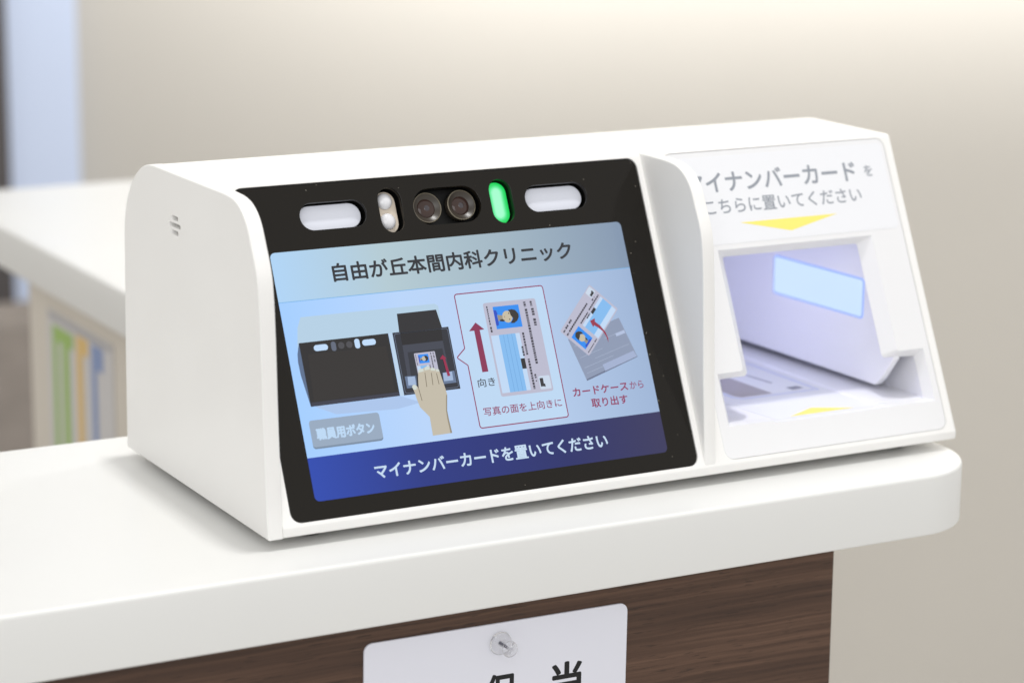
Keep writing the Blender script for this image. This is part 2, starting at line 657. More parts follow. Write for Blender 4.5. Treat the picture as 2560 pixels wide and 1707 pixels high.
VB0, VB1 = 0.25, vtop - 1.0
prof = [(144.6, 0.0), (143.6, 43.0), (142.5, 69.0), (141.7, 85.4), (141.2, 92.7), (139.6, 98.6), (136.2, 105.2), (131.5, 111.1), (126.2, 115.2),
        (120.4, 118.3), (114.0, 120.15), (108.0, 120.6)]
prof = [prof[0], prof[1], prof[2]] + chaikin(prof[3:], 2)
front = [(VB1 * SA + 2.2, 120.6), (VB1 * SA + 1.2, 120.5), (VB1 * SA + 0.45, 120.1), yz_slope(VB1), yz_slope(VB0), (0.02, ZL - 0.3), (0.0, ZL - 1.0), (0.0, 0.6), (0.4, 0.1), (1.0, 0.0)]
loop = prof + front
loop = ccw(loop)
iA = min(range(len(loop)), key=lambda i: (loop[i][0] - yz_slope(VB1)[0]) ** 2 + (loop[i][1] - yz_slope(VB1)[1]) ** 2)
iB = min(range(len(loop)), key=lambda i: (loop[i][0] - yz_slope(VB0)[0]) ** 2 + (loop[i][1] - yz_slope(VB0)[1]) ** 2)
mb = MB()
BR = 0.9
rings = [[(X0, y, z) for y, z in loop], [(X1 - BR, y, z) for y, z in loop]]
for k in range(1, 5):
    a = R(90 * k / 4)
    rings.append([(X1 - BR + BR * math.sin(a), y, z) for y, z in inset(loop, BR * (1 - math.cos(a)))])
n = len(loop)
for ri in range(len(rings) - 1):
    for i in range(n):
        j = (i + 1) % n
        if ri == 0 and {i, j} == {iA, iB}:
            continue
        mb.face([rings[ri][i], rings[ri][j], rings[ri + 1][j], rings[ri + 1][i]])
mb.fill([rings[0]])
mb.fill([rings[-1]])
GL = (9.6, 1.55, 184.0, 127.55)      # cover glass
PL = (196.5, 1.75, 306.3, 127.95)    # card slot panel
h1 = rrect(GL[0], GL[1], GL[2], GL[3], 4.2)
h2 = rrect(PL[0], PL[1], PL[2], PL[3], 4.2)
mb.fill([[S(u, v) for u, v in ((X0, VB0), (X1 - BR, VB0), (X1 - BR, VB1), (X0, VB1))], [S(u, v) for u, v in h1], [S(u, v) for u, v in h2]])
for h in (h1, h2):
    mb.ring([S(u, v) for u, v in h], [S(u, v, -2.6) for u, v in h])
mb.build("housing", M_WHITE, rd, base=BASE, sharp=24)

# left side plate and the fin between screen and card slot share one outline
edge = [(0.0, 0.0), (1.0, 10.1), (1.75, 24.2), (2.8, 38.0), (3.6, 56.0), (4.1, 68.7), (4.7, 78.7), (5.5, 88.0), (6.6, 94.5), (8.6, 99.7), (11.8, 105.5),
        (14.5, 111.0), (17.3, 114.7), (21.8, 118.1), (26.5, 119.8), (31.0, 120.45), (37.0, 120.72)]
edge = chaikin(edge, 2)
side = edge + [(108.0, 120.75)] + [(y + 0.12, z + 0.12) for y, z in reversed(prof[3:-1])] + [(142.6, 69.0), (143.7, 43.0), (144.8, 0.8), (144.0, -0.1)]
slots = []
for y0, z0, y1, z1 in ((82.3, 102.8, 89.5, 104.5), (79.9, 100.0, 92.0, 101.7), (82.3, 97.2, 89.5, 98.9)):
    slots.append(rrect(y0, z0, y1, z1, 0.85, 5))
mb = MB()
plate(mb, lambda u, v, w: (-w, u, v), side, slots, t=6.1, r=0.55, seg=3, rb=0.8, hole_r=0.18)
mb.build("side_panel", M_WHITE, rd, base=BASE, sharp=24)
fin = [(0.45, 1.6)] + [q for q in edge if q[1] > 3.5] + [(60.0, 120.72), (62.0, 110.0), (20.0, 8.0), (9.0, 1.6)]
mb = MB()
plate(mb, lambda u, v, w: (186.2 - w, u, v), fin, t=5.5, r=0.7, seg=3, rb=1.0)
mb.build("divider_fin", M_WHITE, rd, base=BASE, sharp=24)

# cover glass with its five openings
GW = -0.45
pills = {"flash_a": rrect(35.2, 109.3, 62.6, 119.9, 9), "ir": rrect(68.1, 105.8, 77.9, 123.4, 9), "cam": rrect(82.4, 107.3, 111.4, 121.8, 9),
         "green": rrect(115.9, 105.7, 125.5, 123.3, 9), "flash_b": rrect(131.0, 108.9, 158.8, 119.7, 9)}
mb = MB()
plate(mb, lambda u, v, w: S(u, v, GW + w), rrect(GL[0] + 0.22, GL[1] + 0.22, GL[2] - 0.22, GL[3] - 0.22, 4.0), list(pills.values()), t=1.9, r=0.25, seg=2, hole_r=0.12)
mb.build("cover_glass", M_GLASS, rd, base=BASE, sharp=24)
mb = MB()
mb.fill([[S(u, v, GW - 6.2) for u, v in ((30, 103), (164, 103), (164, 125), (30, 125))]])
for key, h in pills.items():
    mb.ring([S(u, v, GW - 1.85) for u, v in inset(ccw(h), -0.3)], [S(u, v, GW - 6.2) for u, v in inset(ccw(h), -0.3)])
mb.build("lamp_well", M_WELL, rd, base=BASE)


def pill_part(name, box, wtop, t, mat, r=9, rim=0.3, parent=rd, label=None, cx=None):
    b_ = MB()
    plate(b_, lambda u, v, w: S(u, v, wtop + w), rrect(*box, r), t=t, r=rim, seg=3)
    c = S((box[0] + box[2]) / 2, (box[1] + box[3]) / 2, wtop)
    o = b_.build(name, mat, parent, base=c, sharp=35)
    if label:
        o["label"] = label
    return o


def inner(box, d):
    return (box[0] + d, box[1] + d, box[2] - d, box[3] - d)


pill_part("flash_lamp", (35.4, 109.7, 61.5, 119.5), GW - 3.0, 1.6, M_FLASH)
pill_part("flash_lamp", (131.2, 109.4, 157.8, 119.2), GW - 3.0, 1.6, M_FLASH)
gi = pill_part("indicator_light", (116.0, 106.0, 124.7, 122.8), GW - 3.0, 1.8, M_GREEN, label="glowing green pill shaped indicator")
gl = [rrect(116.05 + 4.3 * k / 8, 106.05 + 4.3 * k / 8, 124.65 - 4.3 * k / 8, 122.75 - 4.3 * k / 8, 9) for k in range(8)]
b_ = MB()
gm = []
for k in range(8):
    f_ = min(1.0, k / 5.0)
    f_ = f_ * f_ * (3 - 2 * f_)
    gm.append(lit("green_glow_%d" % k, (int(16 + 146 * f_), int(214 + 41 * f_), int(92 + 112 * f_)), 1.0, 0.3))
gr = [[S(u, v, GW - 2.96) for u, v in inset(ccw(l), 0.1)] for l in gl]
for k in range(7):
    b_.ring(gr[k], gr[k + 1], k)
b_.fill([gr[7]], 7)
b_.build("glow_face", gm, gi, base=S(120.7, 114.5, GW - 1.4), recalc=False)
ir = pill_part("infrared_lamp", (68.3, 106.2, 76.9, 122.8), GW - 3.6, 1.2, M_IRBLOCK, label="cream lamp block with two milky domes")


def lathe(name, prof_, to3, mat, parent, base, seg=40, sharp=30, caps=True):
    """prof_: (radius, height) pairs; to3(a, b, h)"""
    b_ = MB()
    rg = []
    for r_, h_ in prof_:
        rg.append([to3(r_ * math.cos(2 * math.pi * k / seg), r_ * math.sin(2 * math.pi * k / seg), h_) for k in range(seg)])
    for a, b in zip(rg, rg[1:]):
        b_.ring(a, b)
    if caps and prof_[0][0] > 2e-3: b_.fill([rg[0]])
    if caps and prof_[-1][0] > 2e-3: b_.fill([rg[-1]])
    return b_.build(name, mat, parent, base=base, sharp=sharp)


for dv in (118.9, 111.0):
    dome = [(3.2 * math.sin(R(a)), 0.15 + 1.9 * math.cos(R(a))) for a in range(0, 91, 10)]
    dome = [(max(r_, 0.001), h_) for r_, h_ in dome]
    lathe("lamp_dome", dome, lambda a, b, h, dv=dv: S(72.3 + a, dv + b, GW - 3.6 + h), M_LED, ir, S(72.3, dv, GW - 3.6), 28, 60)
for cu_ in (89.6, 104.4):
    to = lambda a, b, h, cu_=cu_: S(cu_ + 0.92 * a, 114.95 + 0.92 * b, GW - 5.4 + h)
    bs = S(cu_, 114.95, GW - 5.4)
    L_ = lathe("camera_lens", [(6.5, 0.0), (6.5, 2.3), (6.3, 2.55), (6.0, 2.6), (5.7, 2.4), (4.4, 1.5), (3.9, 1.3)], to, M_BARREL, rd, bs, 44, 26, False)
    lathe("lens_rim", [(6.5, 2.35), (6.46, 2.6), (6.36, 2.68), (6.22, 2.66), (6.12, 2.5)], to, M_LRING, L_, bs, 44, 50, False)
    dome = [(max(4.2 * math.sin(R(a)), 0.001), 1.05 + 1.1 * math.cos(R(a))) for a in range(0, 91, 9)]
    lathe("lens_glass", dome, to, M_LENS, L_, bs, 40, 60)
    dome = [(max(1.5 * math.sin(R(a)), 0.001), 1.86 + 0.42 * math.cos(R(a))) for a in range(0, 91, 15)]
    lathe("lens_core", dome, to, M_LENS2, L_, bs, 28, 60)

# ---- lit touchscreen and its picture, all flat prints on the slope
SU0, SV0, SU1, SV1 = 20.4, 8.5, 171.2, 102.05
Lw = lambda k: GW + 0.03 + 0.022 * k
scr_b = S((SU0 + SU1) / 2, (SV0 + SV1) / 2, GW)
E_BODY = lit_ramp("display_body", [(0, (160, 203, 255)), (0.33, (182, 210, 247)), (0.6, (182, 206, 238)), (1, (154, 177, 211))], SU0 - scr_b[0], SU1 - scr_b[0])  # fade towards the right is glare and viewing angle painted into the emission
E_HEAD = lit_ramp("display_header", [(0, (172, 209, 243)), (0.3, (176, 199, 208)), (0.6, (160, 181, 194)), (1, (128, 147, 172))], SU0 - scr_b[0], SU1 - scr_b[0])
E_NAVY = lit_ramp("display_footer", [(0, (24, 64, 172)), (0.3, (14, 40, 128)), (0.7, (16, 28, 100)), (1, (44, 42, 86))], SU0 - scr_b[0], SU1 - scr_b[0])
screen_loop = rrect(SU0, SV0, SU1, SV1, 2.0, 5)
HL, NL = 83.1, 24.7


def clip_v(loop, lo, hi):
    def half(pts, keep, lim):
        out = []
        for i in range(len(pts)):
            a, b = pts[i], pts[(i + 1) % len(pts)]
            if keep(a): out.append(a)
            if keep(a) != keep(b):
                t = (lim - a[1]) / (b[1] - a[1])
                out.append((a[0] + t * (b[0] - a[0]), lim))
        return out
    p_ = half(loop, lambda q: q[1] >= lo, lo)
    return half(p_, lambda q: q[1] <= hi, hi)


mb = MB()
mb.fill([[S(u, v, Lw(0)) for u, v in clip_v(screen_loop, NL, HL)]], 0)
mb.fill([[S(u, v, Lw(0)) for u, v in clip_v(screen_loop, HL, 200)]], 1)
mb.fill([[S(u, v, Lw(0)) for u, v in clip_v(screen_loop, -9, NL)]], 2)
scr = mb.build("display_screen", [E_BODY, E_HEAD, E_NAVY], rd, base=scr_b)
scr["label"] = "lit touchscreen showing card instructions"

E = {}


def ink(srgb):
    if srgb not in E:
        E[srgb] = lit("display_ink_%d" % len(E), srgb, 1.0)
    return E[srgb]


class Art:
    def __init__(self):
        self.mb, self.mats = MB(), []

    def poly(self, pts, srgb, k):
        mt = ink(srgb)
        if mt not in self.mats: self.mats.append(mt)
        self.mb.fill([[S(u, v, Lw(k)) for u, v in pts]], self.mats.index(mt))

    def rect(self, a, srgb, k, r=0.0):
        self.poly(rrect(*a, r, 4) if r else [(a[0], a[1]), (a[2], a[1]), (a[2], a[3]), (a[0], a[3])], srgb, k)

    def line(self, a, b, wd, srgb, k):
        a, b = Vector(a), Vector(b)
        d = (b - a).normalized()
        n_ = Vector((-d.y, d.x)) * wd / 2
        self.poly([tuple(a - n_), tuple(b - n_), tuple(b + n_), tuple(a + n_)], srgb, k)

    def stroke(self, pts, wd, srgb, k):
        l = ccw(pts)
        o, i = inset(l, -wd / 2), inset(l, wd / 2)
        mt = ink(srgb)
        if mt not in self.mats: self.mats.append(mt)
        self.mb.ring([S(u, v, Lw(k)) for u, v in o], [S(u, v, Lw(k)) for u, v in i], self.mats.index(mt))

    def done(self, name, parent=scr):
        return self.mb.build(name, self.mats, parent, base=scr_b, recalc=False)


C_DK = (52, 54, 66)
C_MAG = (142, 44, 88)
a = Art()
a.line((SU0, HL), (SU1, HL), 0.28, (120, 178, 228), 1)
a.done("header_rule")
lettering("title_lettering", "自由が丘本間内科クリニック", (44.0, 88.9, 146.7, 96.1), S, Lw(1), ink((34, 36, 44)), scr, 0.2, scr_b)
lettering("footer_lettering", "マイナンバーカードを置いてください", (45.9, 13.6, 145.5, 19.1), S, Lw(1), ink((196, 218, 240)), scr, 0.15, scr_b)

# drawing of the reader with a hand laying a card
a = Art()
a.poly([(27.94, 77.0), (83.28, 76.81), (84.65, 75.88), (84.46, 67.6), (61.84, 67.43), (25.38, 67.38), (24.26, 64.29), (26.0, 73.17)], (178, 205, 226), 1)
a.poly([(27, 43.3), (62, 43.3), (70, 40), (60, 38.6), (35, 39.5)], (168, 194, 232), 1)
a.poly([(25.36, 67.31), (26.58, 67.32), (25.97, 44.34), (25.52, 43.36), (23.84, 55.31), (23.7, 60.18), (24.05, 63.27)], (86, 106, 138), 2)
a.poly([(25.38, 67.38), (61.84, 67.43), (61.82, 43.39), (25.52, 43.36)], (28, 26, 28), 3)
a.poly([(26.0, 44.9), (61.8, 44.9), (61.82, 43.39), (25.52, 43.36)], (48, 50, 66), 4)
a.poly([(28.09, 62.84), (60.0, 62.6), (60.2, 45.2), (27.0, 45.2)], (36, 32, 31), 4)
for x0_, x1_ in ((30.9, 36.6), (50.6, 56.2)):
    a.rect((x0_, 63.7, x1_, 66.0), (190, 218, 248), 5, 1.1)
a.rect((37.9, 63.0, 39.9, 66.6), (92, 100, 118), 5, 0.98)
a.rect((47.5, 63.0, 49.6, 66.7), (190, 218, 248), 5, 1.0)
for c_ in (42.0, 45.3):
    a.rect((c_ - 1.3, 63.5, c_ + 1.3, 66.1), (68, 68, 74), 5, 1.29)
a.poly([(66.94, 74.46), (83.45, 74.49), (84.46, 67.4), (66.45, 67.4)], (32, 31, 36), 3)
a.poly([(63.56, 67.43), (87.15, 67.43), (87.18, 43.3), (63.53, 43.37)], (36, 39, 50), 4)
a.stroke(rrect(64.2, 44.0, 86.6, 66.9, 0.8, 3), 0.22, (96, 108, 130), 5)
a.poly([(66.79, 67.28), (84.11, 67.3), (83.72, 62.33), (66.71, 62.31)], (24, 23, 28), 5)
a.poly([(66.71, 62.31), (83.72, 62.33), (83.84, 50.4), (66.34, 50.4)], (58, 62, 76), 5)
a.poly([(68.3, 59.4), (82.9, 59.4), (83.3, 49.4), (67.8, 49.4)], (40, 43, 54), 6)
a.poly([(65.19, 50.42), (69.95, 50.26), (69.41, 45.89), (65.19, 45.83)], (98, 116, 146), 6)
a.poly([(66.28, 50.13), (69.32, 50.04), (69.22, 46.8), (65.98, 46.87)], (158, 180, 212), 7)
a.poly([(80.93, 50.12), (86.06, 50.45), (86.04, 45.82), (80.59, 45.81)], (98, 116, 146), 6)
a.poly([(81.1, 50.03), (85.03, 50.21), (84.89, 46.83), (81.0, 46.84)], (158, 180, 212), 7)
a.poly([(62.0, 67.4), (63.5, 67.4), (63.45, 43.3), (62.0, 43.35)], (186, 210, 232), 3)
a.done("reader_drawing")


def card_art(art, TL, TR, BL, k, fine=True):
    """the identity card drawn in its own square frame, laid between three corners"""
    TL, TR, BL = Vector(TL), Vector(TR), Vector(BL)
    ex, ey = TR - TL, BL - TL

    def T(u, v):
        s_, t_ = (u - 103.5) / 22.9, (75.0 - v) / 36.7
        return tuple(TL + ex * s_ + ey * t_)

    def rc(x0, y0, x1, y1, c, kk):
        art.poly([T(x0, y0), T(x1, y0), T(x1, y1), T(x0, y1)], c, kk)
    art.poly([T(u, v) for u, v in rrect(103.5, 38.3, 126.4, 75.0, 0.9, 4)], (184, 184, 204), k)
    rc(104.3, 39.6, 116.7, 62.1, (190, 214, 242), k + 1)
    rc(107.65, 39.6, 114.85, 62.1, (128, 184, 236), k + 2)
    if fine:
        for x_ in (109.6, 111.3, 113.2):
            rc(x_ - 0.09, 39.6, x_ + 0.09, 62.1, (104, 160, 214), k + 3)
    rc(114.9, 48.05, 116.75, 52.1, (32, 32, 36), k + 3)
    rc(107.4, 64.4, 118.6, 73.2, (38, 138, 238), k + 2)
    # portrait lying on its side
    art.poly([T(u, v) for u, v in [(107.45, 71.94), (108.51, 71.78), (108.94, 70.46), (108.51, 69.6), (108.75, 67.39), (108.67, 66.13), (108.03, 65.58), (107.45, 66.0)]], (34, 72, 190), k + 3)
    art.poly([T(u, v) for u, v in [(108.71, 69.94), (111.4, 69.5), (111.2, 68.1), (109.26, 67.6), (108.75, 67.39)]], (150, 142, 128), k + 3)
    art.poly([T(112.9 + 2.15 * math.cos(t_) , 68.85 + 2.35 * math.sin(t_)) for t_ in [2 * math.pi * i / 16 for i in range(16)]], (196, 186, 162), k + 4)
    art.poly([T(u, v) for u, v in [(113.65, 71.46), (115.27, 71.6), (116.79, 71.15), (117.86, 69.59), (117.78, 68.32), (116.87, 66.95), (115.3, 66.1), (113.7, 66.24), (114.75, 67.34), (115.2, 68.0), (114.4, 69.34), (114.2, 70.6)]], (44, 40, 36), k + 5)
    art.poly([T(u, v) for u, v in [(109.26, 67.89), (110.51, 68.13), (111.57, 67.48), (111.08, 67.09), (109.53, 67.31)]], (44, 40, 36), k + 5)
    if fine:
        for eu, ev in ((113.75, 70.1), (113.65, 67.75)):
            art.poly([T(eu + .22 * math.cos(i), ev + .32 * math.sin(i)) for i in range(6)], (44, 40, 36), k + 6)
        rc(111.6, 68.5, 111.8, 69.3, (150, 110, 100), k + 6)
    random.seed(4)

    def column(x, y1, y0, wd):
        y_ = y1
        while y_ > y0 + 0.2:
            h_ = random.choice((0.55, 0.8, 1.0)) if fine else 1.4
            rc(x - wd / 2, max(y_ - h_, y0), x + wd / 2, y_, (62, 60, 72), k + 2)
            y_ -= h_ + 0.22
    for x, y1, y0, wd in ((121.4, 74, 72, 1.0), (121.5, 71.2, 49.1, 1.05), (124.2, 74, 72, 0.9), (124.35, 71.2, 68.4, 1.15), (124.35, 67.1, 64.3, 1.15),
                          (118.2, 62.1, 53.3, 0.85), (116.7, 56.8, 53.0, 0.85), (118.35, 51.7, 39.8, 0.9), (119.8, 45.5, 43.7, 0.8), (119.8, 43.1, 42.5, 0.5),
                          (104.95, 73.7, 66.3, 0.55), (105.0, 65.6, 63.2, 0.75)):
        column(x, y1, y0, wd)
    art.poly([T(u, v) for u, v in rrect(120.9, 39.3, 125.8, 44.5, 0.5, 3)], (200, 214, 232), k + 1)
    rc(121.3, 40.4, 122.8, 43.7, (44, 44, 50), k + 2)
    rc(122.8, 40.2, 123.3, 41.4, (44, 44, 50), k + 2)


a = Art()
card_art(a, (70.7, 58.7), (79.5, 58.7), (70.9, 44.5), 7, False)
a.done("small_card_drawing")
a = Art()
a.poly([(82.37, 56.92), (83.67, 55.36), (83.07, 55.24), (83.92, 48.65), (82.73, 48.57), (82.19, 55.16), (80.9, 55.47)], (150, 30, 70), 15)
a.done("small_arrow")
a = Art()
SK = (192, 184, 166)
a.poly([(71.94, 26.89), (72.12, 34.1), (68.94, 38.17), (68.25, 41.25), (67.78, 44.48), (67.24, 46.13), (67.68, 46.79), (68.66, 46.86), (69.45, 46.06), (69.83, 45.14), (70.4, 49.14), (71.06, 51.91), (71.76, 52.47), (73.13, 52.57), (73.76, 52.86), (74.82, 53.28), (75.75, 53.1), (76.27, 52.48), (77.52, 52.34), (78.17, 51.77), (79.33, 51.72), (79.78, 50.78), (80.22, 47.71), (80.8, 44.08), (81.05, 41.57), (79.79, 35.68), (79.81, 32.13), (80.06, 26.98)], SK, 16)
a.poly([(81.05, 41.57), (79.79, 35.68), (79.81, 32.13), (80.06, 26.98), (79.36, 26.95), (79.17, 32.21), (79.3, 35.74), (80.52, 41.45)], (148, 138, 118), 17)
for nl in ([(70.92, 51.21), (71.1, 52.08), (72.18, 52.67), (73.29, 52.45), (73.28, 51.49)], [(73.66, 51.8), (73.95, 52.84), (75.01, 53.26), (75.91, 52.98), (75.88, 51.92)],
           [(76.19, 51.53), (76.36, 52.33), (77.28, 52.48), (78.04, 52.04), (78.0, 51.15)], [(78.27, 50.95), (78.42, 51.64), (79.23, 51.8), (79.73, 51.25), (79.69, 50.68)],
           [(67.7, 45.02), (67.24, 46.13), (67.76, 46.78), (68.83, 46.77), (69.23, 45.91), (68.82, 44.9)]):
    a.poly(nl, (206, 214, 206), 17)
for p0, p1 in (((73.66, 50.91), (73.28, 45.46)), ((76.27, 50.63), (75.96, 45.87)), ((78.35, 50.22), (78.56, 45.93)), ((69.83, 45.14), (70.27, 40.49))):
    a.line(p0, p1, 0.26, (112, 102, 84), 17)
a.done("hand_drawing")

# staff button
a = Art()
a.rect((23.5, 27.6, 51.9, 38.3), (118, 136, 158), 1, 1.2)
a.rect((23.5, 28.3, 51.9, 38.3), (148, 166, 188), 2, 1.1)
a.done("button_drawing")
lettering("button_lettering", "職員用ボタン", (25.6, 30.6, 49.2, 35.2), S, Lw(3), ink((186, 214, 242)), scr, 0.2, scr_b)

# call-out with the large card
a = Art()
co = round_loop([(92.25, 27.35, 1.0), (130.7, 27.35, 1.0), (130.7, 79.55, 1.0), (92.25, 79.55, 1.0), (92.25, 58.4, 0.6), (88.25, 55.2, 0.5), (92.25, 51.8, 0.6)], 4)
a.poly(co, (186, 213, 240), 1)
a.stroke(co, 0.42, C_MAG, 2)
a.poly([(98.9, 67.9), (95.5, 64.8), (97.7, 64.8), (97.7, 48.55), (100.3, 48.55), (100.1, 64.8), (102.1, 64.9)], (134, 40, 80), 3)
a.done("callout_drawing")
a = Art()
card_art(a, (103.5, 75.0), (126.4, 74.9), (103.6, 38.25), 3)
a.done("large_card_drawing")
lettering("direction_lettering", "向き", (94.9, 42.8, 102.3, 46.25), S, Lw(3), ink((44, 46, 54)), scr, 0.03, scr_b)
lettering("callout_lettering", "写真の面を上向きに", (95.0, 31.6, 128.9, 34.95), S, Lw(3), ink(C_MAG), scr, 0.03, scr_b)

# card leaving its sleeve
a = Art()
a.poly([(137.2, 57.4), (161.6, 63.6), (166.4, 47.3), (141.9, 40.3)], (138, 150, 176), 1)
a.poly([(141.7, 40.9), (141.9, 40.3), (166.4, 47.3), (166.2, 47.9)], (104, 114, 140), 2)
for t_, s0, s1 in ((0.2, .05, .4), (0.3, .6, .95), (0.48, .06, .5), (0.62, .3, .97), (0.72, .05, .62), (0.85, .05, .6)):
    P0, P1, P2 = Vector((137.2, 57.4)), Vector((161.6, 63.6)), Vector((141.9, 40.3))
    q = lambda s_: tuple(P0 + (P1 - P0) * s_ + (P2 - P0) * t_)
    a.line(q(s0), q(s1), 0.14, (168, 182, 206), 2)
a.poly([(150.1, 45.9), (165.1, 49.9), (166.1, 47.5), (150.8, 43.3)], (160, 174, 206), 3)
a.poly([(158.5, 57.5), (162.8, 58.5), (163.1, 57.3), (158.9, 56.3)], (176, 190, 220), 3)
a.done("sleeve_drawing")
a = Art()
card_art(a, (144.9, 49.9), (134.4, 60.8), (162.0, 67.1), 4, False)
a.poly([(148.35, 63.56), (150.69, 64.37), (150.47, 63.07), (152.52, 61.22), (154.23, 58.42), (154.87, 56.08), (154.64, 54.25), (154.22, 56.67), (153.16, 58.88), (151.55, 60.44), (149.87, 61.66), (149.25, 61.02)], (150, 44, 72), 12)
a.done("sleeve_card_drawing")
lettering("sleeve_lettering", "カードケース", (134.6, 34.7, 159.3, 38.1), S, Lw(1), ink(C_MAG), scr, 0.1, scr_b)
lettering("sleeve_lettering", "から", (160.2, 34.9, 166.4, 37.9), S, Lw(1), ink(C_MAG), scr, 0.03, scr_b)
lettering("sleeve_lettering", "取り出す", (141.8, 29.5, 158.1, 33.2), S, Lw(1), ink(C_MAG), scr, 0.09, scr_b)

# ---- card slot panel: frame with a T-shaped mouth, bevelled inwards
PB = S(251, 65, 0)
mb = MB()
pu = rrect(PL[0] + 0.13, PL[1] + 0.13, PL[2] - 0.13, PL[3] - 0.13, 4.0)
A_ = [(213.2, 86.4, 0.5), (213.2, 36.5, 1.6), (200.9, 36.5, 0.5), (200.9, 15.0, 0.5), (222.0, 15.0, 0.3), (223.4, 14.0, 0.3), (303.1, 14.0, 0.5), (303.1, 36.5, 0.5), (289.7, 36.5, 1.2), (289.7, 86.4, 0.5)]
B_ = [(218.1, 84.5, 1.0), (218.1, 35.0, 2.2), (204.6, 35.0, 0.5), (204.6, 17.0, 0.5), (222.0, 17.0, 0.3), (223.4, 16.3, 0.3), (301.0, 16.3, 0.5), (301.0, 34.5, 0.5), (284.9, 35.4, 1.6), (284.9, 84.4, 1.0)]
lA, lB = round_loop(A_, 4), round_loop(B_, 4)
PW = -0.12
pu_rings = [[S(u, v, PW - 0.3 * (1 - math.cos(R(90 * k / 3)))) for u, v in inset(pu, 0.3 * (1 - math.sin(R(90 * k / 3))))] for k in range(4)]
mb.fill([pu_rings[0], [S(u, v, PW) for u, v in lA]])
for ra, rb_ in zip(pu_rings, pu_rings[1:]):
    mb.ring(ra, rb_)
mb.ring(pu_rings[-1], [S(u, v, -2.5) for u, v in pu])
mb.ring([S(u, v, PW) for u, v in lA], [S(u, v, -5.0) for u, v in lB])
# back of the frame
big = rrect(198, 4, 305, 126, 1.0, 2)
mb.fill([[S(u, v, -5.0) for u, v in big], [S(u, v, -5.0) for u, v in lB]])
pnl = mb.build("slot_panel", M_PANEL, rd, base=PB, sharp=24)
lb = MB()
plate(lb, lambda u, v, w: S(u, v, PW + 0.09 + w), rrect(198.2, 88.6, 304.4, 125.6, 2.0), t=0.06, r=0.03, seg=1)
lab = lb.build("label_film", M_STICK, pnl, base=PB)
lettering("panel_lettering", "マイナンバーカード", (204.9, 110.3, 288.7, 118.9), S, PW + 0.13, M_GREYINK, pnl, 0.2, PB)
lettering("panel_lettering", "を", (293.1, 111.7, 297.3, 116.5), S, PW + 0.13, M_GREYINK, pnl, 0.06, PB)
lettering("panel_lettering", "こちらに置いてください", (211.5, 101.2, 289.1, 107.4), S, PW + 0.13, M_GREYINK, pnl, 0.07, PB)
mb = MB()
mb.fill([[S(226.8, 97.0, PW + 0.13), S(250.6, 91.7, PW + 0.13), S(274.8, 97.0, PW + 0.13)]])
mb.build("arrow_mark", M_YELLOW, pnl, base=PB)

# chamber behind the mouth
mb = MB()
c0, c1 = (203.0, 14.0), (302.6, 134.0)
zf, zc = 15.97, 90.0
for xw in (203.0, 301.3):
    mb.face([(xw, 7.8, 8), (xw, 140, 8), (xw, 140, zc), (xw, 45.6, zc)])
mb.face([(203.0, 140, 8), (302.6, 140, 8), (302.6, 140, zc), (203.0, 140, zc)])
mb.face([(203.0, 45.6, zc), (302.6, 45.6, zc), (302.6, 140, zc), (203.0, 140, zc)])
mb.build("chamber", M_INNER, rd, base=(251, 70, 16), recalc=False)
mb = MB()
prof_t = [(202.9, 10.6, zf), (276.0, 10.6, zf)]
mb.face([(203.0, 11.2, zf), (275.2, 11.2, zf), (275.2, 139.9, zf), (203.0, 139.9, zf)])
mb.face([(275.2, 11.2, zf), (276.0, 11.2, zf + 0.55), (276.0, 139.9, zf + 0.55), (275.2, 139.9, zf)])
mb.face([(276.0, 11.2, zf + 0.55), (284.0, 11.2, zf + 0.2), (284.0, 139.9, zf + 0.55), (276.0, 139.9, zf + 0.55)])
mb.face([(284.0, 11.2, zf + 0.2), (302.6, 11.2, zf), (302.6, 139.9, zf), (284.0, 139.9, zf + 0.55)])
mb.face([(275.2, 11.2, zf - 1), (275.2, 11.2, zf), (276.0, 11.2, zf + 0.55), (284, 11.2, zf + 0.2), (302.6, 11.2, zf), (302.6, 11.2, zf - 1)])
tray = mb.build("card_tray", M_INNER, rd, base=(251, 60, 16), recalc=False)


def F(u, v, w=0.0):
    return (u, v, zf + w)


def flat(name, polys, mat, w, label=None):
    b_ = MB()
    for p_ in polys:
        b_.fill([[F(x, y, w) for x, y in p_]])
    o = b_.build(name, mat, tray, base=(251, 60, 16))
    return o


b_ = MB()
plate(b_, lambda u, v, w: F(u, v, 0.12 + w), [(225.5, 9.6), (273.6, 9.6), (273.6, 120), (222, 120), (222, 40)], t=0.11, r=0.03, seg=1)
b_.build("tray_label", M_STICK, tray, base=(251, 60, 16))
flat("tray_arrow", [[(233.6, 11.0), (265.7, 11.0), (249.7, 19.1)]], M_YELLOW, 0.16)
card_l = [(232.5, 43.0), (270.8, 43.0), (270.8, 97), (229.5, 97), (229.5, 47.0)]
o_, i_ = inset(card_l, 0.0), inset(card_l, 0.75)
b_ = MB()
b_.ring([F(x, y, 0.15) for x, y in o_], [F(x, y, 0.15) for x, y in i_])
o2, i2 = inset(card_l, 1.5), inset(card_l, 1.9)
b_.ring([F(x, y, 0.15) for x, y in o2], [F(x, y, 0.15) for x, y in i2])
b_.build("card_outline", M_BLUEPRINT, tray, base=(251, 60, 16))
flat("photo_mark", [[(233.4, 46.2), (249.0, 46.2), (247.6, 80), (231.8, 80), (231.8, 50)]], M_GREYPRINT, 0.18)
flat("chip_mark", [[(260.2, 47.6), (266.2, 48.0), (265.4, 52.2), (259.6, 51.9)]], M_DARKPRINT, 0.18)
